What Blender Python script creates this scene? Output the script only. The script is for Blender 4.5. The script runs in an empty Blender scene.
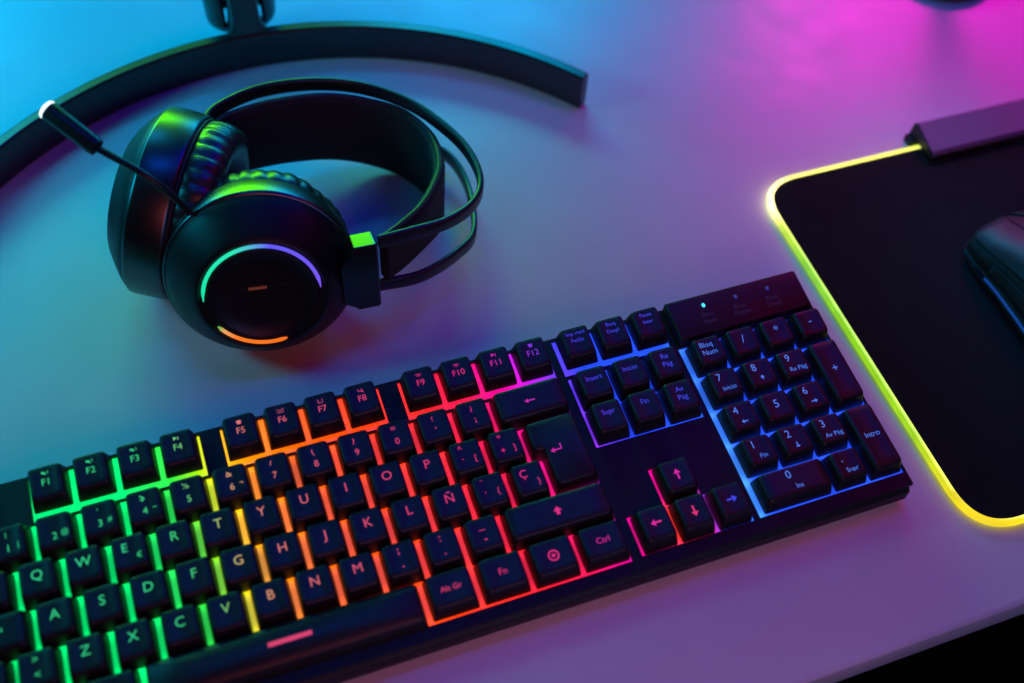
import bpy, bmesh, math, random
from mathutils import Vector, Matrix, Quaternion
random.seed(7)
S = bpy.context.scene
COL = S.collection
U = 0.01905                      # one key pitch, metres
PI = math.pi

# ---------------------------------------------------------------- helpers
def link(o, parent=None):
    COL.objects.link(o)
    if parent is not None:
        o.parent = parent
    return o

def mesh_obj(name, verts, faces, mat, parent=None, smooth=True, mtx=None, angle=40):
    me = bpy.data.meshes.new(name)
    me.from_pydata([tuple(v) for v in verts], [], faces)
    bm = bmesh.new(); bm.from_mesh(me)
    bmesh.ops.remove_doubles(bm, verts=bm.verts, dist=1e-7)
    bmesh.ops.recalc_face_normals(bm, faces=bm.faces)
    bm.to_mesh(me); bm.free()
    o = bpy.data.objects.new(name, me)
    if mat: me.materials.append(mat)
    if smooth:
        me.shade_smooth()
        me.set_sharp_from_angle(angle=math.radians(angle))
    link(o, parent)
    if mtx is not None:
        o.matrix_local = mtx
    return o

def empty(name, loc=(0, 0, 0), rot=(0, 0, 0)):
    o = bpy.data.objects.new(name, None)
    o.empty_display_size = .02
    o.location = loc; o.rotation_euler = rot
    return link(o)

def tag(o, label, cat):
    o['label'] = label; o['category'] = cat
    return o

class MB:
    def __init__(self): self.v = []; self.f = []
    def add(self, verts, faces):
        n = len(self.v); self.v += [tuple(v) for v in verts]
        self.f += [tuple(i + n for i in f) for f in faces]
        return self
    def loft(self, rings, cap0=True, cap1=True, closed=True):
        n = len(rings[0]); base = len(self.v)
        for r in rings: self.v += [tuple(p) for p in r]
        for i in range(len(rings) - 1):
            for j in range(n if closed else n - 1):
                k = (j + 1) % n
                self.f.append((base + i*n + j, base + i*n + k, base + (i+1)*n + k, base + (i+1)*n + j))
        if cap0: self.f.append(tuple(base + j for j in reversed(range(n))))
        if cap1: self.f.append(tuple(base + (len(rings)-1)*n + j for j in range(n)))
        return self
    def box(self, x0, x1, y0, y1, z0, z1):
        v = [(x0,y0,z0),(x1,y0,z0),(x1,y1,z0),(x0,y1,z0),(x0,y0,z1),(x1,y0,z1),(x1,y1,z1),(x0,y1,z1)]
        return self.add(v, [(3,2,1,0),(4,5,6,7),(0,1,5,4),(1,2,6,5),(2,3,7,6),(3,0,4,7)])
    def build(self, name, mat, parent=None, **k):
        return mesh_obj(name, self.v, self.f, mat, parent, **k)

def bevel(o, w, seg=2):
    m = o.modifiers.new('bevel', 'BEVEL'); m.width = w; m.segments = seg
    m.limit_method = 'ANGLE'; m.angle_limit = math.radians(35)
    return o

def ring(poly, inset, r, z, n=5, dx=0, dy=0):
    """offset a CCW rectilinear polygon inwards and round its corners"""
    m = len(poly); off = []
    for i in range(m):
        a, b, c = Vector(poly[i-1]), Vector(poly[i]), Vector(poly[(i+1) % m])
        e0 = (b-a).normalized(); e1 = (c-b).normalized()
        n0 = Vector((-e0.y, e0.x)); n1 = Vector((-e1.y, e1.x))
        off.append(b + (n0 + n1) * inset if abs(e0.dot(e1)) < .5 else b + n0*inset)
    out = []
    for i in range(m):
        a, b, c = off[i-1], off[i], off[(i+1) % m]
        e0 = (b-a).normalized(); e1 = (c-b).normalized()
        rr = min(r, (b-a).length*.45, (c-b).length*.45)
        p, q = b - e0*rr, b + e1*rr
        for k in range(n+1):
            t = k/n
            w = p*(1-t)**2*1 + b*2*t*(1-t) + q*t*t
            out.append((w.x+dx, w.y+dy, z))
    return out

def catmull(pts, n=8):
    pts = [Vector((*p, 0)[:3]) for p in pts]
    P = [2*pts[0]-pts[1]] + pts + [2*pts[-1]-pts[-2]]
    out = []
    for i in range(1, len(P)-2):
        a, b, c, d = P[i-1], P[i], P[i+1], P[i+2]
        for k in range(n):
            t = k/n
            out.append(.5*((2*b) + (c-a)*t + (2*a-5*b+4*c-d)*t*t + (3*b-a-3*c+d)*t**3))
    out.append(pts[-1])
    return out

def tube(path, rad, n=12, cap=True):
    """rings of a round tube; rad = number or list"""
    rings = []; path = [Vector(p) for p in path]
    for i, p in enumerate(path):
        t = (path[min(i+1, len(path)-1)] - path[max(i-1, 0)]).normalized()
        up = Vector((0, 0, 1)) if abs(t.z) < .95 else Vector((1, 0, 0))
        s = t.cross(up).normalized(); w = s.cross(t).normalized()
        r = rad[i] if isinstance(rad, (list, tuple)) else rad
        rings.append([p + s*math.cos(2*PI*k/n)*r + w*math.sin(2*PI*k/n)*r for k in range(n)])
    return rings

def colour_attr(o, fn):
    me = o.data
    a = me.color_attributes.new('glow', 'FLOAT_COLOR', 'POINT')
    for i, v in enumerate(me.vertices):
        c = fn(v.co); a.data[i].color = (c[0], c[1], c[2], 1)

# ---------------------------------------------------------------- materials
def principled(name, col, rough=.5, metal=0., spec=.5, coat=0., coat_rough=.1, bump=0., bscale=400, rvar=0.):
    m = bpy.data.materials.new(name); m.use_nodes = True
    nt = m.node_tree; b = nt.nodes['Principled BSDF']
    b.inputs['Base Color'].default_value = (*col, 1)
    b.inputs['Roughness'].default_value = rough
    b.inputs['Metallic'].default_value = metal
    b.inputs['Specular IOR Level'].default_value = spec
    b.inputs['Coat Weight'].default_value = coat
    b.inputs['Coat Roughness'].default_value = coat_rough
    if bump or rvar:
        tc = nt.nodes.new('ShaderNodeTexCoord')
        no = nt.nodes.new('ShaderNodeTexNoise'); no.inputs['Scale'].default_value = bscale
        no.inputs['Detail'].default_value = 4
        nt.links.new(tc.outputs['Object'], no.inputs['Vector'])
        if bump:
            bp = nt.nodes.new('ShaderNodeBump'); bp.inputs['Strength'].default_value = bump
            bp.inputs['Distance'].default_value = .0004
            nt.links.new(no.outputs['Fac'], bp.inputs['Height'])
            nt.links.new(bp.outputs['Normal'], b.inputs['Normal'])
        if rvar:
            n2 = nt.nodes.new('ShaderNodeTexNoise'); n2.inputs['Scale'].default_value = 35
            n2.inputs['Detail'].default_value = 5
            nt.links.new(tc.outputs['Object'], n2.inputs['Vector'])
            mr = nt.nodes.new('ShaderNodeMapRange')
            mr.inputs['From Min'].default_value = .3; mr.inputs['From Max'].default_value = .7
            mr.inputs['To Min'].default_value = rough - rvar; mr.inputs['To Max'].default_value = rough + rvar
            nt.links.new(n2.outputs['Fac'], mr.inputs['Value'])
            nt.links.new(mr.outputs['Result'], b.inputs['Roughness'])
    return m

def glow_mat(name, strength, col=None):
    m = bpy.data.materials.new(name); m.use_nodes = True
    nt = m.node_tree; b = nt.nodes['Principled BSDF']
    b.inputs['Base Color'].default_value = (.05, .05, .05, 1)
    b.inputs['Roughness'].default_value = .4
    b.inputs['Emission Strength'].default_value = strength
    if col: b.inputs['Emission Color'].default_value = (*col, 1)
    else:
        a = nt.nodes.new('ShaderNodeAttribute'); a.attribute_name = 'glow'
        nt.links.new(a.outputs['Color'], b.inputs['Emission Color'])
    return m

M = dict(
    desk=principled('desk laminate', (.62, .62, .64), .42, bump=.05, bscale=900, rvar=.06, spec=.4),
    floor=principled('dark floor', (.012, .012, .013), .9, bump=.6, bscale=500),
    case=principled('case plastic', (.007, .007, .007), .5, spec=.35, bump=.12, bscale=2500, rvar=.05),
    plate=principled('plate plastic', (.006, .006, .006), .5, spec=.3, bump=.08, bscale=2500, rvar=.05),
    key=principled('keycap plastic', (.011, .011, .012), .42, spec=.36, bump=.08, bscale=3000, rvar=.04),
    rubber=principled('rubber', (.01, .01, .01), .8),
    bed=glow_mat('key backlight', 1.45),
    legend=glow_mat('lit legend', .9),
    hs_shell=principled('headset shell', (.006, .006, .007), .44, spec=.35, rvar=.05),
    hs_gloss=principled('headset gloss band', (.13, .13, .135), .32, metal=1.),
    hs_yoke=principled('headset yoke', (.005, .005, .005), .24, spec=.55),
    hs_matt=principled('headset matt shell', (.010, .010, .012), .5, bump=.1, bscale=2500),
    leather=principled('cushion leatherette', (.013, .013, .014), .36, spec=1.0, bump=.35, bscale=900),
    strap=principled('strap fabric', (.010, .010, .011), .75, bump=.6, bscale=1800),
    piping=principled('strap piping', (.016, .016, .018), .6),
    steel=principled('black painted steel', (.011, .011, .012), .36),
    hs_light=glow_mat('headset light', 1.0),
    emblem=glow_mat('headset emblem', .10, (1, .2, .06)),
    mic=principled('microphone plastic', (.012, .012, .013), .35),
    mic_glint=glow_mat('microphone glint', 1.6, (.75, .92, 1)),
    mat=principled('mat cloth', (.0075, .0070, .0085), .95, spec=.2, bump=.7, bscale=3500),
    tube=glow_mat('mat light tube', 1.5),
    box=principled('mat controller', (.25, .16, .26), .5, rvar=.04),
    boxend=principled('controller shaded end', (.012, .012, .012), .5),
    stand=principled('stand metal', (.011, .011, .012), .33, spec=.8, rvar=.05),
    mouse=principled('mouse plastic', (.009, .009, .010), .5, spec=.3, rvar=.04),
    mouse_soft=principled('mouse side grip', (.008, .008, .009), .7, bump=.5, bscale=1500),
    mouse_light=glow_mat('mouse light', .30, (.01, .13, .75)),
    led_on=glow_mat('lock light on', 1.5, (.05, .75, 1)),
    led_off=glow_mat('lock light dim', .25, (.08, .1, .9)),
    print=principled('grey print', (.06, .055, .09), .6),
)

nt = M['desk'].node_tree; bs = nt.nodes['Principled BSDF']
tc = nt.nodes.new('ShaderNodeTexCoord')
n1 = nt.nodes.new('ShaderNodeTexNoise'); n1.inputs['Scale'].default_value = 700; n1.inputs['Detail'].default_value = 3
n2 = nt.nodes.new('ShaderNodeTexNoise'); n2.inputs['Scale'].default_value = 9; n2.inputs['Detail'].default_value = 6; n2.inputs['Roughness'].default_value = .65
mx = nt.nodes.new('ShaderNodeMath'); mx.operation = 'MULTIPLY_ADD'; mx.inputs[1].default_value = .45
for q in (n1, n2): nt.links.new(tc.outputs['Object'], q.inputs['Vector'])
nt.links.new(n1.outputs['Fac'], mx.inputs[0]); nt.links.new(n2.outputs['Fac'], mx.inputs[2])
cr = nt.nodes.new('ShaderNodeValToRGB')
cr.color_ramp.elements[0].position = .45; cr.color_ramp.elements[0].color = (.575, .575, .60, 1)
cr.color_ramp.elements[1].position = 1.0; cr.color_ramp.elements[1].color = (.655, .655, .67, 1)
nt.links.new(mx.outputs[0], cr.inputs['Fac']); nt.links.new(cr.outputs['Color'], bs.inputs['Base Color'])

# ---------------------------------------------------------------- setting
g = MB().box(-3, 3, -3, 3, -.76, -.74).build('floor', M['floor'], smooth=False); g['kind'] = 'structure'
DESK_FRONT = -.0725
mb = MB()
prof = [(-.0, 0.), (-.0015, -.0003), (-.0027, -.0012), (-.003, -.003), (-.003, -.022), (-.002, -.025), (.0, -.026)]
ringL = [(-.85, DESK_FRONT + .003 + y, z) for y, z in prof] + [(-.85, .95, -.026), (-.85, .95, 0)]
ringR = [(1.05, p[1], p[2]) for p in ringL]
mb.loft([ringL, ringR])
d = mb.build('desk', M['desk'], angle=30); d['kind'] = 'structure'

# ---------------------------------------------------------------- keyboard
TILT = math.radians(3.5); Z0 = .015
kb = empty('keyboard', (-12*U, 0, Z0), (TILT, 0, 0))
tag(kb, 'black full size keyboard with rainbow backlit keys lying on the desk', 'keyboard')

def lerp3(stops, t):
    if t <= stops[0][0]: return stops[0][1]
    for (a, ca), (b, cb) in zip(stops, stops[1:]):
        if t <= b:
            k = (t-a)/(b-a); return tuple(x+(y-x)*k for x, y in zip(ca, cb))
    return stops[-1][1]
STOPS = [(-1, (0, .95, .20)), (4.2, (0, .95, .16)), (5.4, (.03, .85, .05)), (6.0, (.30, .75, .0)), (6.5, (.95, .52, 0)),
         (7.2, (1, .24, .0)), (8.6, (1, .11, .0)), (10.5, (1, .045, .003)), (12.6, (1, .014, .022)), (13.9, (1, .008, .075)),
         (14.9, (.85, .0, .32)), (15.6, (.42, .01, .72)), (16.3, (.12, .03, .95)), (17.0, (.012, .05, .92)), (19, (.012, .07, .95)), (30, (.012, .07, .95))]
def led(x, y):
    """colour of the light at key coordinates (the zones run slightly diagonally)"""
    k = .04 if x < 7 else min(.24, .04 + (x-7)*.035)
    c = lerp3(STOPS, x + k*(y-.0))
    if x < 9 and .3 < y < .8 and 6.2 < x < 7.8:      # the lamp window of the space bar is red
        return (1, .05, .0)
    if x > 15.1:
        # separate diodes: red under the down arrow, bright cyan-blue beside the number pad
        if y < 2.3:
            a = min(1, max(0, (17.45-x)/.35)) * min(1, max(0, (2.3-y)/.2))
            c = tuple(p*(1-a) + q*a for p, q in zip(c, (.95, .0, .30)))
            r = min(1, 2*max(0, 1 - math.hypot((x-16.4)/.75, (y-.5)/.8)))
            c = tuple(p*(1-r) + q*r for p, q in zip(c, (1, .03, .02)))
        q = math.exp(-((x-18.42)/.2)**2) * (.55 + .45*math.exp(-((y-1.0)/1.4)**2))
        c = tuple(a*(1-q) + b*q for a, b in zip(c, (.05, .30, 1.05)))
    return c

# case: wedge with a chamfered rim, its underside flat on the desk
def zdesk(y): return (.0015 - Z0 - y*U*math.sin(TILT)) / math.cos(TILT) / U
sec = [(-.30, zdesk(-.30)), (-.50, zdesk(-.4)+.16), (-.46, -.16), (-.30, -.02), (6.22, -.02), (6.30, -.12), (6.30, zdesk(6.3)+.14), (6.2, zdesk(6.2))]
mb = MB()
rings = []
for x, k in ((-.30, .12), (-.22, .0), (22.50, .0), (22.60, .12)):
    cy = 3; rings.append([(x*U, (y + (k if y < cy else -k))*U, (z + (k if z < -.3 else -k*.6))*U) for y, z in sec])
mb.loft(rings)
bevel(mb.build('case', M['case'], kb, angle=30), .0006)

clusters = [(-.0, 1.0, 5.07, 6.2), (2.0, 6.0, 5.07, 6.2), (6.5, 10.5, 5.07, 6.2), (11.0, 15.0, 5.07, 6.2), (15.21, 18.25, 5.09, 6.2),
            (-.02, 14.97, -.05, 5.01), (15.23, 18.24, 2.96, 5.01), (15.23, 18.24, -.01, 1.01), (16.23, 17.26, 1.01, 2.02),
            (18.39, 22.52, .0, 5.02)]
def inside(x, y): return any(a < x < b and c < y < e for a, b, c, e in clusters)
xs = sorted({-.2, 22.56, *[c[0] for c in clusters], *[c[1] for c in clusters]})
ys = sorted({-.36, 6.27, *[c[2] for c in clusters], *[c[3] for c in clusters]})
mb = MB(); ZT = .10
solid = {(i, j): not inside((xs[i]+xs[i+1])/2, (ys[j]+ys[j+1])/2) for i in range(len(xs)-1) for j in range(len(ys)-1)}
for (i, j), s in solid.items():
    if not s: continue
    x0, x1, y0, y1 = xs[i]*U, xs[i+1]*U, ys[j]*U, ys[j+1]*U
    mb.add([(x0,y0,ZT*U),(x1,y0,ZT*U),(x1,y1,ZT*U),(x0,y1,ZT*U)], [(0,1,2,3)])
    for di, dj, a, b in ((-1,0,(x0,y1),(x0,y0)), (1,0,(x1,y0),(x1,y1)), (0,-1,(x0,y0),(x1,y0)), (0,1,(x1,y1),(x0,y1))):
        if not solid.get((i+di, j+dj), False):
            mb.add([(*a, -.015*U), (*b, -.015*U), (*b, ZT*U), (*a, ZT*U)], [(0,1,2,3)])
bevel(mb.build('top_plate', M['plate'], kb, smooth=False), .0004, 1)

# backlit sheet under the keys
mb = MB()
for a, b, c, e in clusters:
    nx, ny = max(1, round((b-a)/.08)), max(1, round((e-c)/.06))
    vs = [((a+(b-a)*i/nx)*U, (c+(e-c)*j/ny)*U, -.004*U) for j in range(ny+1) for i in range(nx+1)]
    fs = [(j*(nx+1)+i, j*(nx+1)+i+1, (j+1)*(nx+1)+i+1, (j+1)*(nx+1)+i) for j in range(ny) for i in range(nx)]
    mb.add(vs, fs)
bed = mb.build('backlight_sheet', M['bed'], kb)
_rv = {}
def bed_col(co):
    # every diode has its own brightness; the light pools where the gaps between keys cross
    x, y = co.x/U, co.y/U; c = led(x, y)
    row = min(5, math.floor(y)); off = {3: .5, 2: .75, 1: .25}.get(row, 0.) if x < 15.1 else .25 if x < 18.3 else .5
    k = (row, round(x - off)); f = _rv.setdefault(k, random.uniform(.62, 1.12))
    dy = y - round(y) if y < 5.02 else 1.; pool = math.exp(-(dy/.16)**2)
    f = f*(.62 + .62*pool) if y < 5.02 else .85 + .35*(f-.62)
    return tuple(a*f for a in c)
colour_attr(bed, bed_col)

# lettering ---------------------------------------------------------
FONT = bpy.data.curves.new('legend_text', 'FONT'); FONT.align_x = 'CENTER'; FONT.align_y = 'CENTER'; FONT.resolution_u = 3
FOBJ = bpy.data.objects.new('legend_text', FONT); COL.objects.link(FOBJ)
_cache = {}
def text_geo(s):
    if s not in _cache:
        FONT.body = s; FONT.size = 1.0
        bpy.context.view_layer.update()
        me = bpy.data.meshes.new_from_object(FOBJ.evaluated_get(bpy.context.evaluated_depsgraph_get()))
        _cache[s] = ([tuple(v.co) for v in me.vertices], [tuple(p.vertices) for p in me.polygons])
        bpy.data.meshes.remove(me)
    return _cache[s]
def strip(pts, w):
    """flat stroke along a polyline"""
    mb = MB(); pts = [Vector((*p, 0)) for p in pts]; L = []; R = []
    for i, p in enumerate(pts):
        t = (pts[min(i+1, len(pts)-1)] - pts[max(i-1, 0)]).normalized(); n = Vector((-t.y, t.x, 0))*w/2
        L.append(p+n); R.append(p-n)
    for i in range(len(pts)-1): mb.add([R[i], R[i+1], L[i+1], L[i]], [(0,1,2,3)])
    return mb.v, mb.f
def poly(pts): return [(*p, 0) for p in pts], [tuple(range(len(pts)))]
def circle_pts(r, n=16, a0=0, a1=2*PI): return [(r*math.cos(a0+(a1-a0)*k/n), r*math.sin(a0+(a1-a0)*k/n)) for k in range(n+1)]
def merge(*gs):
    mb = MB()
    for v, f in gs: mb.add(v, f)
    return mb.v, mb.f
ICON = {
    '<back': merge(strip([(-.45, 0), (.55, 0)], .16), poly([(-.75, 0), (-.3, -.3), (-.3, .3)])),
    '<enter': merge(strip([(-.35, -.2), (.5, -.2), (.5, .4)], .16), poly([(-.75, -.2), (-.3, -.5), (-.3, .1)])),
    '<shift': merge(poly([(-.5, .0), (.5, .0), (0, .55)]), poly([(-.22, -.45), (.22, -.45), (.22, .05), (-.22, .05)])),
    '<tab': merge(strip([(-.6, .22), (.5, .22)], .12), poly([(-.7, .22), (-.4, .02), (-.4, .42)]), strip([(-.5, -.22), (.6, -.22)], .12), poly([(.7, -.22), (.4, -.42), (.4, -.02)])),
    '<up': merge(strip([(0, -.5), (0, .2)], .18), poly([(-.35, .1), (.35, .1), (0, .55)])),
    '<down': merge(strip([(0, .5), (0, -.2)], .18), poly([(.35, -.1), (-.35, -.1), (0, -.55)])),
    '<left': merge(strip([(.5, 0), (-.2, 0)], .18), poly([(-.1, -.35), (-.1, .35), (-.55, 0)])),
    '<right': merge(strip([(-.5, 0), (.2, 0)], .18), poly([(.1, .35), (.1, -.35), (.55, 0)])),
    '<menu': merge(strip(circle_pts(.5, 24), .16), poly(circle_pts(.2, 14)[:-1])),
    '<win': merge(*[poly([(a, b), (a+.42, b), (a+.42, b+.42), (a, b+.42)]) for a in (-.46, .04) for b in (-.46, .04)]),
    '<bar': poly([(-1.2, -.13), (1.2, -.13), (1.2, .13), (-1.2, .13)]),
    '<spk': merge(poly([(-.5, -.18), (-.25, -.18), (.1, -.45), (.1, .45), (-.25, .18), (-.5, .18)]), strip(circle_pts(.45, 8, -.7, .7), .1)),
    '<play': merge(poly([(-.45, -.4), (.15, 0), (-.45, .4)]), poly([(.22, -.4), (.36, -.4), (.36, .4), (.22, .4)])),
    '<mail': strip([(-.5, -.33), (.5, -.33), (.5, .33), (-.5, .33), (-.5, -.33), (-.5, .33), (0, -.05), (.5, .33)], .09),
    '<home': merge(poly([(-.5, 0), (.5, 0), (0, .5)]), poly([(-.32, -.45), (.32, -.45), (.32, 0), (-.32, 0)])),
    '<find': merge(strip(circle_pts(.32, 16), .12), strip([(.22, -.22), (.55, -.55)], .15)),
    '<calc': merge(strip([(-.35, -.5), (.35, -.5), (.35, .5), (-.35, .5), (-.35, -.5)], .1), poly([(-.2, .1), (.2, .1), (.2, .32), (-.2, .32)])),
    '<sun': merge(poly(circle_pts(.22, 12)[:-1]), *[strip([(.34*math.cos(a), .34*math.sin(a)), (.52*math.cos(a), .52*math.sin(a))], .1) for a in [k*PI/4 for k in range(8)]]),
}

def keycap(name, polyg, h, mat, dish=.045, tilt=0., convex=False, base=.060, grow=.052, legends=(), z0=.03):
    """polyg in key units (absolute); legends: (string or icon, x, y, size) relative to the key centre"""
    px = [p[0] for p in polyg]; py = [p[1] for p in polyg]
    cx, cy = (min(px)+max(px))/2, (min(py)+max(py))/2
    P = [(x-cx, y-cy) for x, y in polyg]
    hw = (max(px)-min(px))/2 - .17; rect = len(P) == 4
    def ztop(x, y):
        if convex: return h - dish*(y/.32)**2 + tilt*y
        return h - dish*max(0., 1 - (x/hw)**2) + tilt*y if hw < .6 and rect else h - dish*.3 + tilt*y
    mb = MB(); rings = []
    spec = [(base, .05, z0, 0, 0), (base+.006, .06, z0+.07, .0, 0), (base+.062, .11, h-.07, .03, .8), (base+.078, .12, h-.022, .035, 1), (base+.108, .13, h, .045, 1)]
    for ins, r, z, dy, k in spec:
        R = ring([(x, y + math.copysign(grow*(1-k*.35), y)) for x, y in P] if rect else P, ins, r, z, 5, 0, dy)
        rings.append([(x*U, y*U, (z + k*(ztop(x, y)-h))*U) for x, y, z in R])
    if rect:
        last = ring([(x, y + math.copysign(grow*.65, y)) for x, y in P], spec[-1][0], .13, 0, 5, 0, .045)
        for s in (.72, .40, .12):
            rings.append([(x*s*U, (.045+(y-.045)*s)*U, ztop(x*s, .045+(y-.045)*s)*U) for x, y, _ in last])
    mb.loft(rings, cap0=False)
    o = mb.build(name, mat, kb, angle=55, mtx=Matrix.Translation((cx*U, cy*U, 0)) @ Matrix.Rotation(math.radians(random.uniform(-.5, .5)), 4, 'Z') @ Matrix.Rotation(math.radians(random.uniform(-.5, .5)), 4, 'Y'))
    if legends:
        lm = MB(); col = []
        for s, lx, ly, sz in legends:
            v, f = ICON[s] if s in ICON else text_geo(s)
            sz *= .88; w = [(a*sz+lx, b*sz+ly) for a, b, _ in v]
            lm.add([(a*U, b*U, (ztop(a, b)+.007)*U) for a, b in w], f)
        me = bpy.data.meshes.new('legend'); me.from_pydata(lm.v, [], lm.f); me.materials.append(M['legend'])
        L = bpy.data.objects.new('legend', me); link(L, o)
        colour_attr(L, lambda co: tuple(a*.72+b for a, b in zip(led(co.x/U+cx, co.y/U+cy), (.03, .01, .11) if cx < 18 else (.05, .16, .22))))
    return o

def rect(x, y, w=1, d=1): return [(x, y), (x+w, y), (x+w, y+d), (x, y+d)]
def two(a, b, s=.27): return [(a, -.02, .24, s), (b, .0, -.10, s)]
K = M['key']
# function row
FY, FH, FT = 5.23, .60, .09
keycap('key', rect(0, FY), FH, K, tilt=FT, z0=.12, legends=[('Esc', 0, .1, .24)])
fi = ['<spk', '<spk', '<spk', '<play', '<home', '<mail', '<calc', '<find', '<sun', '<sun', '<play', '<home']
for i in range(12):
    x = 2 + i + (i//4)*.5
    keycap('function_key', rect(x, FY), FH, K, tilt=FT, z0=.12, legends=[(fi[i], 0., .27, .17), ('F%d' % (i+1), 0., .03, .26)])
for x, a, b in ((15.25, 'Imp Pant', 'PetSis'), (16.25, 'Bloq', 'Despl'), (17.25, 'Pausa', 'Inter')):
    keycap('function_key', rect(x, FY), FH, K, tilt=FT, z0=.12, legends=[(a, 0, .26, .17), (b, 0, .06, .17)])
# number row
H1, T1 = .56, .05
nums = [('ª', 'º'), ('!', '1'), ('"', '2'), ('·', '3'), ('$', '4'), ('%', '5'), ('&', '6'), ('/', '7'), ('(', '8'), (')', '9'), ('=', '0'), ('?', "'"), ('¿', '¡')]
third = {1: '|', 2: '@', 3: '#', 4: '~', 6: '¬'}
for i, (a, b) in enumerate(nums):
    lg = two(a, b)
    if i in third: lg.append((third[i], .22, -.06, .2))
    keycap('key', rect(i, 4), H1, K, tilt=T1, legends=lg)
keycap('backspace_key', rect(13, 4, 2), H1, K, tilt=T1, legends=[('<back', -.02, .0, .24)])
# letter rows
H2, T2 = .54, .02
keycap('tab_key', rect(0, 3, 1.5), H2, K, tilt=T2, legends=[('<tab', -.2, .08, .22)])
for i, c in enumerate('QWERTYUIOP'):
    lg = [(c, 0, .10, .37)]
    if c == 'E': lg = [('E', -.1, .14, .34), ('€', .2, -.1, .22)]
    keycap('key', rect(1.5+i, 3), H2, K, tilt=T2, legends=lg)
for x, a, b, c in ((11.5, '^', '`', '['), (12.5, '*', '+', ']')):
    keycap('key', rect(x, 3), H2, K, tilt=T2, legends=[(a, -.12, .24, .28), (b, -.12, -.1, .28), (c, .18, -.08, .24)])
keycap('enter_key', [(13.75, 2), (15, 2), (15, 4), (13.5, 4), (13.5, 3), (13.75, 3)], H2, K, tilt=.0, legends=[('<enter', -.1, .08, .26)])
H3 = .53
keycap('caps_lock_key', rect(0, 2, 1.75), H3, K, legends=[('Bloq Mayús', -.1, .1, .2)])
for i, c in enumerate('ASDFGHJKLÑ'):
    keycap('key', rect(1.75+i, 2), H3, K, legends=[(c, 0, .10, .37)])
keycap('key', rect(11.75, 2), H3, K, legends=[('¨', -.14, .24, .28), ('´', -.14, -.08, .28), ('{', .18, -.06, .24)])
keycap('key', rect(12.75, 2), H3, K, legends=[('Ç', -.12, .16, .34), ('}', .2, -.1, .24)])
H4, T4 = .53, -.02
keycap('shift_key', rect(0, 1, 1.25), H4, K, tilt=T4, legends=[('<shift', 0, .1, .24)])
keycap('key', rect(1.25, 1), H4, K, tilt=T4, legends=two('>', '<'))
for i, c in enumerate('ZXCVBNM'):
    keycap('key', rect(2.25+i, 1), H4, K, tilt=T4, legends=[(c, 0, .10, .37)])
for i, (a, b) in enumerate(((';', ','), (':', '.'), ('_', '-'))):
    keycap('key', rect(9.25+i, 1), H4, K, tilt=T4, legends=two(a, b, .34))
keycap('shift_key', rect(12.25, 1, 2.75), H4, K, tilt=T4, legends=[('<shift', -.03, .03, .24)])
H5, T5 = .50, -.03
for x, w, s, z in ((0, 1.25, 'Ctrl', .23), (1.25, 1.25, '<win', .24), (2.5, 1.25, 'Alt', .24), (10, 1.25, 'Alt Gr', .22), (11.25, 1.25, 'Fn', .26), (12.5, 1.25, '<menu', .27), (13.75, 1.25, 'Ctrl', .24)):
    keycap('modifier_key', rect(x, 0, w), H5, K, tilt=T5, legends=[(s, 0, .04, z)])
keycap('space_bar', rect(3.75, -.1, 6.25, 1.1), .50, K, dish=.05, convex=True, legends=[('<bar', .05, .06, .46)])
# navigation block
for x, y, a in ((15.25, 4, 'Insert'), (16.25, 4, 'Inicio'), (17.25, 4, 'Re Pág'), (15.25, 3, 'Supr'), (16.25, 3, 'Fin'), (17.25, 3, 'Av Pág')):
    lg = [(a, 0, .14, .22)] if ' ' not in a else [(a.split()[0], 0, .2, .23), (a.split()[1], 0, -.03, .23)]
    keycap('navigation_key', rect(x, y), H1 if y == 4 else H2, K, tilt=.03, legends=lg)
for x, y, a in ((16.25, 1, '<up'), (15.25, 0, '<left'), (16.25, 0, '<down'), (17.25, 0, '<right')):
    keycap('arrow_key', rect(x, y), H4, K, tilt=-.02, legends=[(a, 0, .05, .30)])
# number pad
pad = [(18.5, 4, 1, 1, 'Bloq', 'Num'), (19.5, 4, 1, 1, '/', ''), (20.5, 4, 1, 1, '*', ''), (21.5, 4, 1, 1, '-', ''),
       (18.5, 3, 1, 1, '7', 'Inicio'), (19.5, 3, 1, 1, '8', '<up'), (20.5, 3, 1, 1, '9', 'Re Pág'), (21.5, 2, 1, 2, '+', ''),
       (18.5, 2, 1, 1, '4', '<left'), (19.5, 2, 1, 1, '5', ''), (20.5, 2, 1, 1, '6', '<right'),
       (18.5, 1, 1, 1, '1', 'Fin'), (19.5, 1, 1, 1, '2', '<down'), (20.5, 1, 1, 1, '3', 'Av Pág'), (21.5, 0, 1, 2, 'Intro', ''),
       (18.5, 0, 2, 1, '0', 'Ins'), (20.5, 0, 1, 1, '.', 'Supr')]
hp = {4: (H1, .04), 3: (H2, .02), 2: (H3, 0), 1: (H4, -.01), 0: (H5, -.02)}
for x, y, w, dd, a, b in pad:
    h, t = hp[y]
    if a == 'Bloq': lg = [('Bloq', -.05, .2, .24), ('Num', -.02, -.03, .24)]
    elif b: lg = [(a, -.12, .2, .34), (b, .0 if b in ICON else .04, -.13, .19 if b in ICON else .2)]
    else: lg = [(a, 0, .08, .36 if len(a) == 1 else .24)]
    keycap('number_pad_key', rect(x, y, w, dd), h, K, tilt=t, legends=lg, base=.060, grow=.008)
bpy.data.objects.remove(FOBJ)

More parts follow.
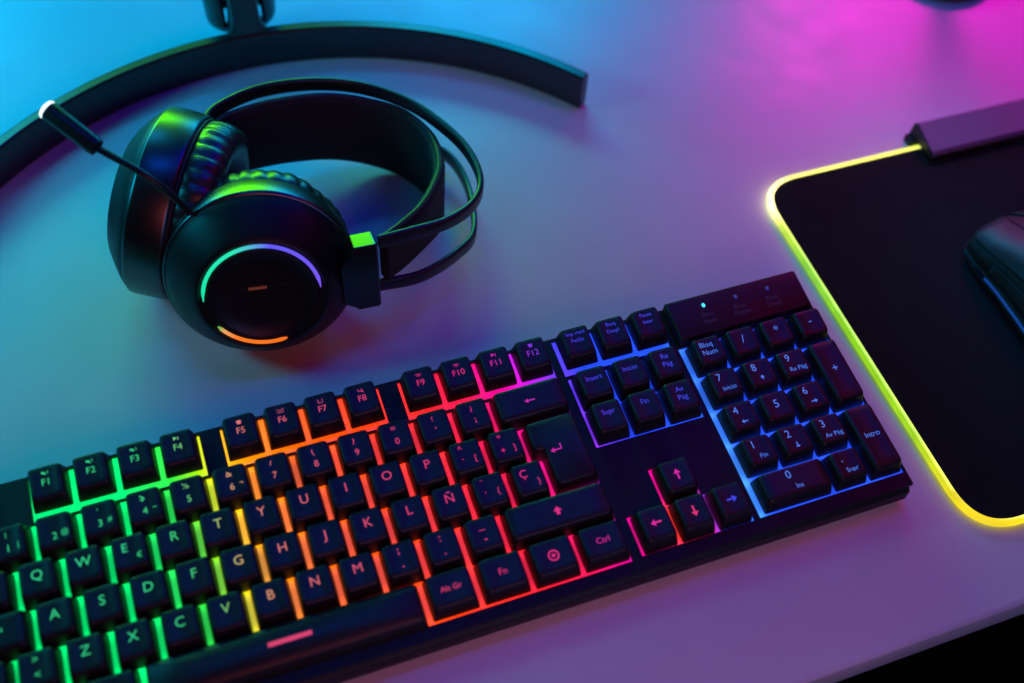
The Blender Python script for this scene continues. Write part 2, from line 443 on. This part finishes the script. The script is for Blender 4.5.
# indicator panel behind the number pad
mb = MB()
P = rect(18.44, 5.06, 3.98, 1.2)
mb.loft([[(x*U, y*U, (z + (y-5.6)*.06)*U) for x, y, z in ring(P, i, .08, z)] for i, z in ((0, .0), (0, .34), (.03, .40), (.06, .42))])
pn = mb.build('indicator_panel', M['case'], kb, angle=30)
words = [('Bloq', 'Num'), ('Bloq', 'Mayús'), ('Bloq', 'Despl')]
FONT2 = bpy.data.curves.new('legend_text', 'FONT'); FONT2.align_x = 'CENTER'; FONT2.align_y = 'CENTER'; FONT2.resolution_u = 3
FOBJ = bpy.data.objects.new('legend_text', FONT2); COL.objects.link(FOBJ); FONT = FONT2
for i, (a, b) in enumerate(words):
    x, y = 19.46 + i*.97, 5.90
    zt = .425 + (y-5.6)*.06
    c = MB().loft([[(x*U + .045*U*math.cos(k*PI/8)*s, y*U + .06*U*math.sin(k*PI/8)*s, (zt+z)*U) for k in range(16)] for s, z in ((1, -.01), (1, .015), (.6, .03))])
    c.build('indicator_light', M['led_on'] if i == 0 else M['led_off'], pn)
    lm = MB()
    for s, yy in ((a, 5.61), (b, 5.42)):
        v, f = text_geo(s)
        lm.add([((p*.2+x)*U, (q*.2+yy)*U, (.425 + (q*.2+yy-5.6)*.06+.004)*U) for p, q, _ in v], f)
    lm.build('lettering', M['print'], pn, smooth=False)
bpy.data.objects.remove(FOBJ)
for x in (1, 21.3):
    for y in (.2, 5.8):
        MB().box((x-.5)*U, (x+.5)*U, (y-.2)*U, (y+.2)*U, zdesk(y)*U-.0013, zdesk(y)*U+.0003).build('rubber_foot', M['rubber'], kb, smooth=False)

# ---------------------------------------------------------------- headset
hs = empty('headset', (-.05, .21, 0))
tag(hs, 'black over-ear gaming headset with microphone boom lying on the desk behind the keyboard', 'headset')
HI = Matrix.Translation((.05, -.21, 0))      # world -> headset local

def frame(n, c, up=(0, 0, 1)):
    z = Vector(n).normalized(); x = Vector(up).cross(z).normalized(); y = z.cross(x)
    m = Matrix((x, y, z)).transposed().to_4x4(); m.translation = Vector(c)
    return HI @ m
def lathe(profile, n=72, ruffle=None):
    mb = MB(); rings = []
    for i, (r, z) in enumerate(profile):
        R = []
        for k in range(n):
            a = 2*PI*k/n; rr, zz = r, z
            if ruffle: rr, zz = ruffle(i, a, r, z)
            R.append((rr*math.cos(a), rr*math.sin(a), zz))
        rings.append(R)
    return mb.loft(rings)
def cup(center, normal, lit):
    m = frame(normal, center) @ Matrix.Scale(.955 if lit else 1., 4)
    bz = .0055 if lit else .0100
    shell = lathe([(.040, -.008), (.0466, -.0078), (.0478, -.0070), (.0482, -.0060), (.0486, bz), (.0484, bz+.0011), (.0474, bz+.0018)], 96) \
        .build('ear_cup', M['hs_gloss'], hs, angle=50, mtx=m)
    I = Matrix.Identity(4)
    q = .86 if lit else .58; b0 = bz + .0015; zf = b0 + .0219*q      # zf: height of the outer face
    dome = lathe([(r, b0 + (z-.0115)*q) for r, z in ((.0473, .0115), (.0466, .0142), (.0436, .0190), (.0400, .0240), (.0366, .0283), (.0338, .0316), (.0322, .0331), (.0313, .0334), (.0308, .0328), (.0303, .0322), (.0272, .0322), (.0268, .0332), (.0258, .0334),
           (.0250, .0325), (.018, .0310), (.006, .0305))], 96).build('outer_cover', M['hs_shell'], shell, angle=35, mtx=I)
    def ruff(i, a, r, z):
        w = [0, .3, 1, 1, 1, .5, .1, 0, 0, 0][i]
        q = max(0., abs(math.sin(a*19 + .6*math.sin(a*3))) ** .6)
        return r - .0013*w*(1-q) + .0004*w*math.sin(a*7), z + .0006*w*math.sin(a*11)
    lathe([(.0445, -.0078), (.0463, -.0098), (.0472, -.0140), (.0468, -.0185), (.0452, -.0225), (.0422, -.0252), (.037, -.0262), (.032, -.0245), (.028, -.019), (.026, -.011)], 228, ruff) \
        .build('ear_cushion', M['leather'], shell, angle=70, mtx=I)
    lathe([(.0452, -.0092), (.0466, -.0086), (.0468, -.0078), (.0452, -.0072)], 96).build('seam_ring', M['piping'], shell, mtx=I)
    if lit:
        def arc(a0, a1, stops):
            mbb = MB(); R = []; n = 48
            for k in range(n+1):
                a = a0 + (a1-a0)*k/n
                tp = min(1, 12*min(k, n-k)/n + .25)
                w = .0010*tp
                cx = .0288
                R.append([((cx+w*p)*math.cos(a), (cx+w*p)*math.sin(a), (zf - .0007 + q)) for p, q in ((-1, 0), (-.7, .0009), (.7, .0009), (1, 0))])
            mbb.loft(R)
            o = mbb.build('light_strip', M['hs_light'], dome, mtx=I)
            def fn(co):
                a = math.atan2(co.y, co.x)
                while a < min(a0, a1) - .01: a += 2*PI
                return lerp3(stops, (a-a0)/(a1-a0))
            colour_attr(o, fn)
        r = math.radians
        arc(r(178), r(2), [(0, (.0, .80, .38)), (.38, (.02, .85, .50)), (.5, (.10, .40, .75)), (.58, (.12, .10, .95)), (1, (.20, .10, .95))])
        arc(r(212), r(287), [(0, (.05, .5, .1)), (.12, (.9, .35, .12)), (.3, (1, .20, .01)), (1, (1, .17, .005))])
        mbb = MB(); mbb.box(-.0045, .0045, -.0007, .0007, zf-.0022, zf-.0014); mbb.build('emblem', M['emblem'], dome, smooth=False, mtx=Matrix.Translation((-.002, .004, 0)))
        mbb = MB(); mbb.box(-.0205, .0205, -.0002, .0002, zf-.0024, zf-.0016)
        mbb.build('groove_line', M['piping'], dome, smooth=False, mtx=Matrix.Translation((0, .0045, 0)))
    else:
        mbb = MB(); mbb.box(-.009, .009, -.004, .004, zf-.0028, zf+.0026); bevel(mbb.build('pivot_cap', M['hs_matt'], dome, smooth=False, mtx=Matrix.Translation((0, .0, 0))), .0012)
    return shell
N1 = Vector((-.13, -.93, .31)).normalized(); C1 = Vector((-.0668, .1892, .0445))
N2 = Vector((-.85, .45, .15)).normalized(); C2 = Vector((-.0985, .2405, .0455))
near = cup(C1, N1, True)
far = cup(C2, N2, False)

def band(path, half_t, low, high=0., n=8):
    """upright flat band: rounded rectangle section swept along a plan curve.
    path: x, y, z of the upper edge; low: z of the lower edge at each node, or the height of the band"""
    P = catmull(path, n); rings = []; L = len(P)
    Q = catmull([(p[0], p[1], z) for p, z in zip(path, low)], n) if isinstance(low, list) else [p - Vector((0, 0, low)) for p in P]
    for i, p in enumerate(P):
        t = (P[min(i+1, L-1)] - P[max(i-1, 0)]); t.z = 0; t.normalize(); s = Vector((t.y, -t.x, 0))
        a, b = Q[i].z, p.z + high; r = min(half_t*.8, (b-a)*.3); R = []
        for sx, zz, a0 in ((1, b-r, 0), (-1, b-r, PI/2), (-1, a+r, PI), (1, a+r, 1.5*PI)):
            for k in range(4):
                an = a0 + k*PI/6
                R.append(Vector((p.x, p.y, 0)) + s*(sx*(half_t-r) + r*math.cos(an)) + Vector((0, 0, zz + r*math.sin(an))))
        rings.append([HI @ q for q in R])
    return MB().loft(rings)
up_path = [(-.0765, .2670, .0690), (-.0672, .2786, .0680), (-.0429, .2886, .0660), (-.0132, .2902, .0620), (.0129, .2832, .0580), (.034, .2656, .0560), (.0475, .2397, .0560), (.0521, .2183, .0570), (.0501, .1987, .0585), (.0407, .1845, .0605), (.0242, .1750, .0635), (.0058, .1713, .0665), (-.0118, .1686, .0690)]
lo_path = [(-.0765, .2660, .0290), (-.0672, .2776, .0280), (-.0429, .2890, .0250), (-.0132, .2930, .0210), (.0150, .2895, .0160), (.0390, .2790, .0130), (.0539, .2654, .0120), (.0577, .2399, .0120), (.0491, .2024, .0180), (.0345, .1875, .0210), (.0108, .1752, .0260), (-.0122, .1730, .0300)]
band(up_path, .0016, .0040, .0042).build('headband_rail', M['steel'], hs, angle=60)
band(lo_path, .0016, .0042, .0042).build('headband_rail', M['steel'], hs, angle=60)
st_path = [(-.0690, .2712, .0665), (-.0614, .2756, .0660), (-.0383, .2797, .0650), (-.0108, .2821, .0600), (.0116, .2792, .0535), (.0295, .2673, .0510), (.0378, .2469, .0520), (.0363, .2255, .0545), (.0296, .2095, .0570), (.0164, .1922, .0600), (.0022, .1808, .0630), (-.0083, .1738, .0650)]
st_low = [.026, .024, .020, .0127, .0045, .0006, .0028, .0109, .0166, .0280, .0310, .0333]
strap = band(st_path, .0030, st_low).build('head_strap', M['strap'], hs, angle=60)
pp = [p + Vector((0, 0, .0002)) for p in catmull(st_path, 8)]
mb = MB(); mb.loft([[HI @ v for v in R] for R in tube(pp, .0016, 8)]); mb.build('strap_piping', M['piping'], strap, mtx=Matrix.Identity(4))

# yokes that join the cups to the rails
def yoke(c, n, tdir, name='yoke'):
    """block beside a cup: c centre of block in plan, tdir tangent away from the cup"""
    t = Vector((*tdir, 0)).normalized(); s = Vector((-t.y, t.x, 0)); c = Vector((*c, 0))
    rings = []
    for d, hw, a, b in ((-.012, .0050, .030, .060), (-.0065, .0056, .0265, .0690), (-.005, .0058, .0245, .0735), (.0055, .0058, .0245, .0735), (.0065, .0052, .0255, .0725)):
        R = []
        for sx, zz in ((1, b-.0034), (-1, b), (-1, a), (1, a)):
            R.append(HI @ (c + t*d + s*(sx*hw) + Vector((0, 0, zz))))
        rings.append(R)
    o = MB().loft(rings).build(name, M['hs_yoke'], hs, smooth=False)
    return bevel(o, .0012)
yoke((-.0195, .1700), N1, (1, -.04))
yoke((-.0800, .2640), N2, (.62, .60))

# microphone boom
bm_path = catmull([(-.0885, .2010, .066), (-.0925, .2005, .080), (-.0985, .2005, .0955), (-.1085, .2060, .1075), (-.1249, .2197, .115)], 8)
boom = MB().loft([[HI @ v for v in R] for R in tube(bm_path, .0017, 12)]).build('microphone_boom', M['mic'], hs)
a, b = Vector((-.1238, .2188, .1146)), Vector((-.1405, .2382, .1246)); d_ = (b-a)
rr = [(0, .0022), (.02, .0040), (.10, .0044), (.93, .0046), (.97, .0044)]
MB().loft([[HI @ v for v in R] for R in tube([a + d_*t for t, _ in rr], [r for _, r in rr], 20)]).build('microphone_capsule', M['mic'], boom, mtx=Matrix.Identity(4), angle=50)
rr = [(.965, .0043), (1.0, .0046), (1.03, .0042), (1.05, .003)]
MB().loft([[HI @ v for v in R] for R in tube([a + d_*t for t, _ in rr], [r for _, r in rr], 20)]).build('microphone_glint', M['mic_glint'], boom, mtx=Matrix.Identity(4))  # glint on the glossy tip, put in as emission
MB().loft([[HI @ (Vector((-.0882, .2005, .058)) + v) for v in R] for R in tube([Vector((.006, -.003, -.004)), Vector((0, 0, 0)), Vector((-.0006, .001, .012))], [.0055, .0055, .0032], 16)]).build('boom_pivot', M['hs_gloss'], boom, mtx=Matrix.Identity(4), angle=40)

# ---------------------------------------------------------------- mouse mat
px0, px1, py0, py1 = .2235, .5765, -.0375, .2005
pm = empty('mouse_mat', ((px0+px1)/2, (py0+py1)/2, 0))
tag(pm, 'black cloth mouse mat with rounded corners and a glowing yellow green rim', 'mouse mat')
PMI = Matrix.Translation((-(px0+px1)/2, -(py0+py1)/2, 0))
R4 = rect(px0, py0, px1-px0, py1-py0)
mb = MB(); mb.loft([ring(R4, .0028, .024, z, 10) for z in (.0004, .0036)] + [ring(R4, .0034, .0235, .0040, 10)])
mb.build('mat_surface', M['mat'], pm, angle=30, mtx=PMI)
cent = ring(R4, .0017, .026, .0026, 14)
# dense closed path round the edge
path = []
for i, p in enumerate(cent):
    q = cent[(i+1) % len(cent)]; n = max(1, int((Vector(q)-Vector(p)).length/.006))
    for k in range(n): path.append(Vector(p).lerp(Vector(q), k/n))
rings = []; L = len(path)
for i, p in enumerate(path):
    t = (path[(i+1) % L] - path[i-1]).normalized(); s = Vector((-t.y, t.x, 0))
    rings.append([p + s*math.cos(2*PI*k/12)*.0020 + Vector((0, 0, math.sin(2*PI*k/12)*.0021)) for k in range(12)])
rings.append(rings[0])
mb = MB(); mb.loft(rings, False, False)
tb = mb.build('light_tube', M['tube'], pm, mtx=PMI)
def tube_col(co):
    # diode colours along the rim; the core above the diodes is hotter than the outer wall
    inner = ring_d(co)
    x, y = co.x, co.y
    # warm at both corners, green along the side
    s = max(math.exp(-((y-.178)/.022)**2) if x < .26 else 0, 0)
    base = lerp3([(-.05, (.85, .62, .0)), (-.022, (.85, .66, .0)), (.02, (.33, .62, .0)), (.09, (.22, .58, .0)), (.14, (.21, .57, .0)), (.166, (.55, .75, .02)), (.182, (2.4, 2.0, .8)), (.21, (.80, .80, .04))], y)
    if y > .19: base = lerp3([(.225, (2.4, 2.0, .8)), (.252, (.85, .78, .08)), (.33, (.75, .72, .02)), (.345, (.2, .7, .02)), (.6, (.2, .7, .02))], x)
    if y < -.03: base = lerp3([(.23, (.85, .66, 0)), (.26, (.95, .70, .0)), (.6, (.9, .3, 0))], x)
    hot = tuple(min(1.3, c*1.1+.25) for c in base); hot = (min(2.4, base[0]+.34), min(2.2, base[1]+.3), base[2]+.14)
    k = inner; fl = 1 + .07*math.sin((x*1.0+y*1.3)*420) + .05*math.sin((x-y)*173+1)
    return tuple(fl*v for v in (a*(1-k)+b*k for a, b in zip(tuple(c*.75 for c in base), hot)))
cx_, cy_ = (px0+px1)/2, (py0+py1)/2
def ring_d(co):
    # 0 on the outer wall, 1 on the inner upper wall
    dx = max(px0+.026-co.x, co.x-(px1-.026), 0); dy = max(py0+.026-co.y, co.y-(py1-.026), 0)
    if dx and dy: dist = math.hypot(dx, dy) - .0243 + .0012
    else: dist = max(dx, dy) - .0243
    return min(1, max(0, (.0009 - dist)/.0016))
colour_attr(tb, tube_col)
# controller block on the far edge
bx0 = .336
sec = [(.1868, .0052), (.1862, .0082), (.1880, .0100), (.2075, .0148), (.2095, .0138), (.2100, .0052)]
mb = MB(); mb.loft([[(x, y, z) for y, z in sec] for x in (bx0+.0012, .4648)])
ctl = bevel(mb.build('control_box', M['box'], pm, smooth=False, mtx=PMI), .0005)
for xa, xb in ((bx0, bx0+.0012), (.4648, .466)):
    mb = MB(); mb.loft([[(x, y, z) for y, z in sec] for x in (xa, xb)])
    bevel(mb.build('shaded_end', M['boxend'], ctl, smooth=False, mtx=Matrix.Identity(4)), .0004)  # shade of the end faces painted in as thin near-black slices
mb = MB(); mb.loft([[(.44 + .006*s*math.cos(k*PI/12), .1975 + .004*s*math.sin(k*PI/12), z) for k in range(24)] for s, z in ((1, .0115), (1, .0138), (.85, .0142))])
mb.build('mode_button', M['mouse_soft'], ctl, mtx=Matrix.Identity(4))
MB().box(bx0-.0025, .4665, .2022, .2096, .0008, .0051).build('cable_clamp', M['rubber'], ctl, smooth=False, mtx=Matrix.Identity(4))

# ---------------------------------------------------------------- mouse
MZ = .0042
ms = empty('computer_mouse', (.345, .062, MZ), (0, 0, math.radians(3)))
tag(ms, 'black computer mouse with a blue light line resting on the mouse mat', 'mouse')
# half width, height along the body (y forward), body sampled as a height field over an outline
def mw(t): # t -1 back .. 1 front
    return lerp1([(-1, .0), (-.97, .012), (-.88, .0235), (-.7, .0315), (-.4, .0345), (0, .0325), (.35, .0305), (.7, .0310), (.9, .0290), (.97, .0235), (1, .0)], t)
def lerp1(st, t):
    for (a, x), (b, y) in zip(st, st[1:]):
        if t <= b: k = (t-a)/(b-a); k2 = k; return x+(y-x)*k2
    return st[-1][1]
def mh(t): return lerp1([(-1, .012), (-.8, .026), (-.5, .036), (-.15, .0395), (.2, .036), (.6, .0275), (.9, .0205), (1, .0165)], t)
HLEN = .0615
def mouse_shell(t0, t1, u0, u1, lift=0., nt=44, nu=18, bottom=False):
    """part of the upper shell; u from -1 (left) to 1 (right)"""
    mb = MB(); vs = []
    for i in range(nt+1):
        t = t0 + (t1-t0)*i/nt; t = max(-.999, min(.999, t)); w = mw(t); h = mh(t)
        for j in range(nu+1):
            u = u0 + (u1-u0)*j/nu
            a = u*PI/2*1.0
            x = w*math.copysign(abs(math.sin(a))**.82, a); z = .0045 + (h-.0045)*abs(math.cos(a))**.62 if abs(u) < 1 else .0045
            vs.append((x*(1+lift*4), t*HLEN, z+lift))
    fs = [(i*(nu+1)+j, i*(nu+1)+j+1, (i+1)*(nu+1)+j+1, (i+1)*(nu+1)+j) for i in range(nt) for j in range(nu)]
    return mb.add(vs, fs)
body = mouse_shell(-1, 1, -1, 1, nt=60, nu=40)
n = 40
outl = [(mw(max(-.999, min(.999, -1+2*i/60))), (-1+2*i/60)*HLEN) for i in range(61)]
rr = [(x, y) for x, y in outl] + [(-x, y) for x, y in reversed(outl)]
body.loft([[(x*.96, y*.97, .0004) for x, y in rr], [(x, y, .0045) for x, y in rr]])
body.build('body', M['mouse'], ms, angle=60)
def solidify(o, th, off=1):
    m = o.modifiers.new('thickness', 'SOLIDIFY'); m.thickness = th; m.offset = off; return o
for u0, u1 in ((-.70, -.075), (.075, .70)):
    solidify(mouse_shell(.12, .985, u0, u1, .0003).build('button', M['mouse'], ms, angle=60), .0010)
solidify(mouse_shell(-.55, .55, -.93, -.80, .0002).build('side_grip', M['mouse_soft'], ms, angle=60), .0006)
for s in (-1, 1):
    pth = catmull([(s*(mw(t)+.0004), t*HLEN, .0052 + .0014*(1-abs(t))) for t in (-.8, -.6, -.4, -.2, 0, .2, .4, .55)], 6)
    MB().loft(tube(pth, .0008, 8)).build('light_line', M['mouse_light'], ms)
wl = [[(x, .034 + .0115*r*math.cos(k*2*PI/36), .0235 + .0115*r*math.sin(k*2*PI/36)) for k in range(36)] for x, r in ((-.0032, .88), (-.0026, 1), (.0026, 1), (.0032, .88))]
MB().loft(wl).build('scroll_wheel', M['rubber'], ms)

# ---------------------------------------------------------------- monitor stand
SC = Vector((-.0355, .1525, 0))
sd = empty('monitor_stand', (SC.x, SC.y + .234, 0))
tag(sd, 'black curved monitor stand foot with an upright neck behind the headset', 'monitor stand')
SI = Matrix.Translation((-SC.x, -SC.y-.234, 0))
sec = [(.2297, .0008), (.2291, .0240), (.2298, .0254), (.2353, .0254), (.2364, .0244), (.2372, .0008)]
rings = []
a0, a1 = math.radians(37), math.radians(143)
for k in range(97):
    a = a0 + (a1-a0)*k/96; c, s = math.cos(a), math.sin(a)
    rings.append([SI @ Vector((SC.x + r*c, SC.y + r*s, z)) for r, z in sec])
bevel(MB().loft(rings).build('curved_foot', M['stand'], sd, angle=25), .0006)
# neck: flared stem and a curved sleeve behind it
rings = []
for z, hw, y0, y1 in ((.0255, .0125, .3818, .3935), (.029, .0098, .3822, .3965), (.036, .0088, .383, .399), (.06, .0085, .384, .400), (.105, .0085, .385, .401)):
    rings.append([SI @ Vector((-.0345 + x*hw, y, z)) for x, y in ((-.8, y0), (.8, y0), (1, y0+.003), (1, y1), (-1, y1), (-1, y0+.003))])
nk = bevel(MB().loft(rings).build('neck', M['stand'], sd, angle=30), .0012)
def sleeve(k):
    n = 28; o = []; i_ = []
    for j in range(n+1):
        a = -.30*PI + (1.6*PI)*j/n
        o.append((-.0345 + .0215*math.cos(a), .405 + .0165*math.sin(a)))
        i_.append((-.0345 + .0185*math.cos(a), .405 + .0135*math.sin(a)))
    loop = o + i_[::-1]
    rs = []
    for z, sc in ((.0215, .90), (.0235, .97), (.028, 1.), (.10, 1.02)):
        rs.append([SI @ Vector((-.0345 + (x+.0345)*sc, .405 + (y-.405)*sc, z)) for x, y in loop])
    return MB().loft(rs)
sleeve(0).build('neck_sleeve', M['stand'], sd, angle=40)

# round object at the far edge of the picture
rp = empty('round_base', (.447, .350, 0))
tag(rp, 'dark round stand base with a thin pole in the magenta glow', 'stand base')
mb = lathe([(.033, .0006), (.0355, .002), (.036, .008), (.0345, .0105), (.028, .0125), (.012, .015), (.008, .019), (.0065, .03)], 64); mb.build('foot_disc', M['stand'], rp, angle=40)
mb = lathe([(.006, .028), (.006, .20), (.0055, .205)], 24); mb.build('pole', M['stand'], rp)

# ---------------------------------------------------------------- lamps
def area(name, loc, target, size, power, col, sy=None, spread=180):
    l = bpy.data.lights.new(name, 'AREA'); l.energy = power; l.color = col
    l.spread = math.radians(spread)
    l.shape = 'RECTANGLE' if sy else 'SQUARE'; l.size = size
    if sy: l.size_y = sy
    o = bpy.data.objects.new(name, l); link(o); o.location = loc
    o.rotation_euler = (Vector(target)-Vector(loc)).to_track_quat('-Z', 'Y').to_euler()
    return o
area('cyan_lamp', (-.28, .59, .20), (-.18, .44, 0), .20, .80, (.0, .55, 1.0), .10)
area('azure_lamp', (.185, .59, .20), (.08, .43, 0), .19, .50, (.0, .50, 1.0), .10, 140)
area('sky_blue_lamp', (-.04, .64, .52), (-.02, .37, 0), .18, .07, (.0, .42, 1.0), .10, 50)
area('teal_lamp', (-.50, .35, .35), (-.22, .33, 0), .15, .95, (.0, .68, 1.0))
area('magenta_lamp', (.52, .50, .25), (.44, .28, 0), .10, .15, (1.0, .0, .72), spread=75)
area('pink_lamp', (.58, .60, .36), (.46, .31, 0), .08, .17, (1.0, .0, .45), spread=60)
area('violet_lamp', (.35, .30, .60), (.25, .15, 0), .30, .85, (.0, .0, 1.0))
area('indigo_lamp', (.10, -.40, .25), (.10, .0, 0), .30, .42, (.0, .32, 1.0))
area('warm_lamp', (-.03, -.35, .36), (.03, .0, 0), .30, .18, (1.0, .14, .10), spread=95)
area('rose_lamp', (.50, .10, .50), (.20, .16, 0), .20, .05, (1.0, .0, .0), spread=60)
area('blue_lamp', (-.02, .25, .80), (-.06, .03, 0), .30, .065, (.0, .12, 1.0), .11, 45)
area('green_lamp', (-.065, .56, .17), (-.07, .21, .08), .40, .17, (.10, 1.0, .0), .06, 50)
area('mouse_sheen_light', (.37, .55, .36), (.335, .10, .02), .10, .05, (.0, .55, 1.0), spread=25)  # added narrow beam, only for the teal sheen on the mouse

w = bpy.data.worlds.new('World'); S.world = w; w.use_nodes = True
w.node_tree.nodes['Background'].inputs['Color'].default_value = (.5, .45, .7, 1)
w.node_tree.nodes['Background'].inputs['Strength'].default_value = .004

# ---------------------------------------------------------------- camera
cam = bpy.data.cameras.new('camera'); co = link(bpy.data.objects.new('camera', cam))
CW = Vector((-.08770708375623054, -.16185153476352673, .4766110948640169))
RW = Matrix(((.9400909084935929, -.3358157467182076, .05879513605549288), (-.24547642048387103, -.7864300398339863, -.5668060686276566), (.23658066437077432, .5184164124550918, -.8217505780606884)))
m = RW.transposed() @ Matrix(((1, 0, 0), (0, -1, 0), (0, 0, -1)))
co.matrix_world = Matrix.Translation(CW) @ m.to_4x4()
cam.sensor_width = 36; cam.lens = 36*1099.517/1024
cam.clip_start = .01; cam.clip_end = 20
cam.dof.use_dof = True; cam.dof.focus_distance = .545; cam.dof.aperture_fstop = 4.0
S.camera = co
S.view_settings.view_transform = 'Standard'; S.view_settings.look = 'None'
S.view_settings.exposure = 0; S.view_settings.gamma = 1
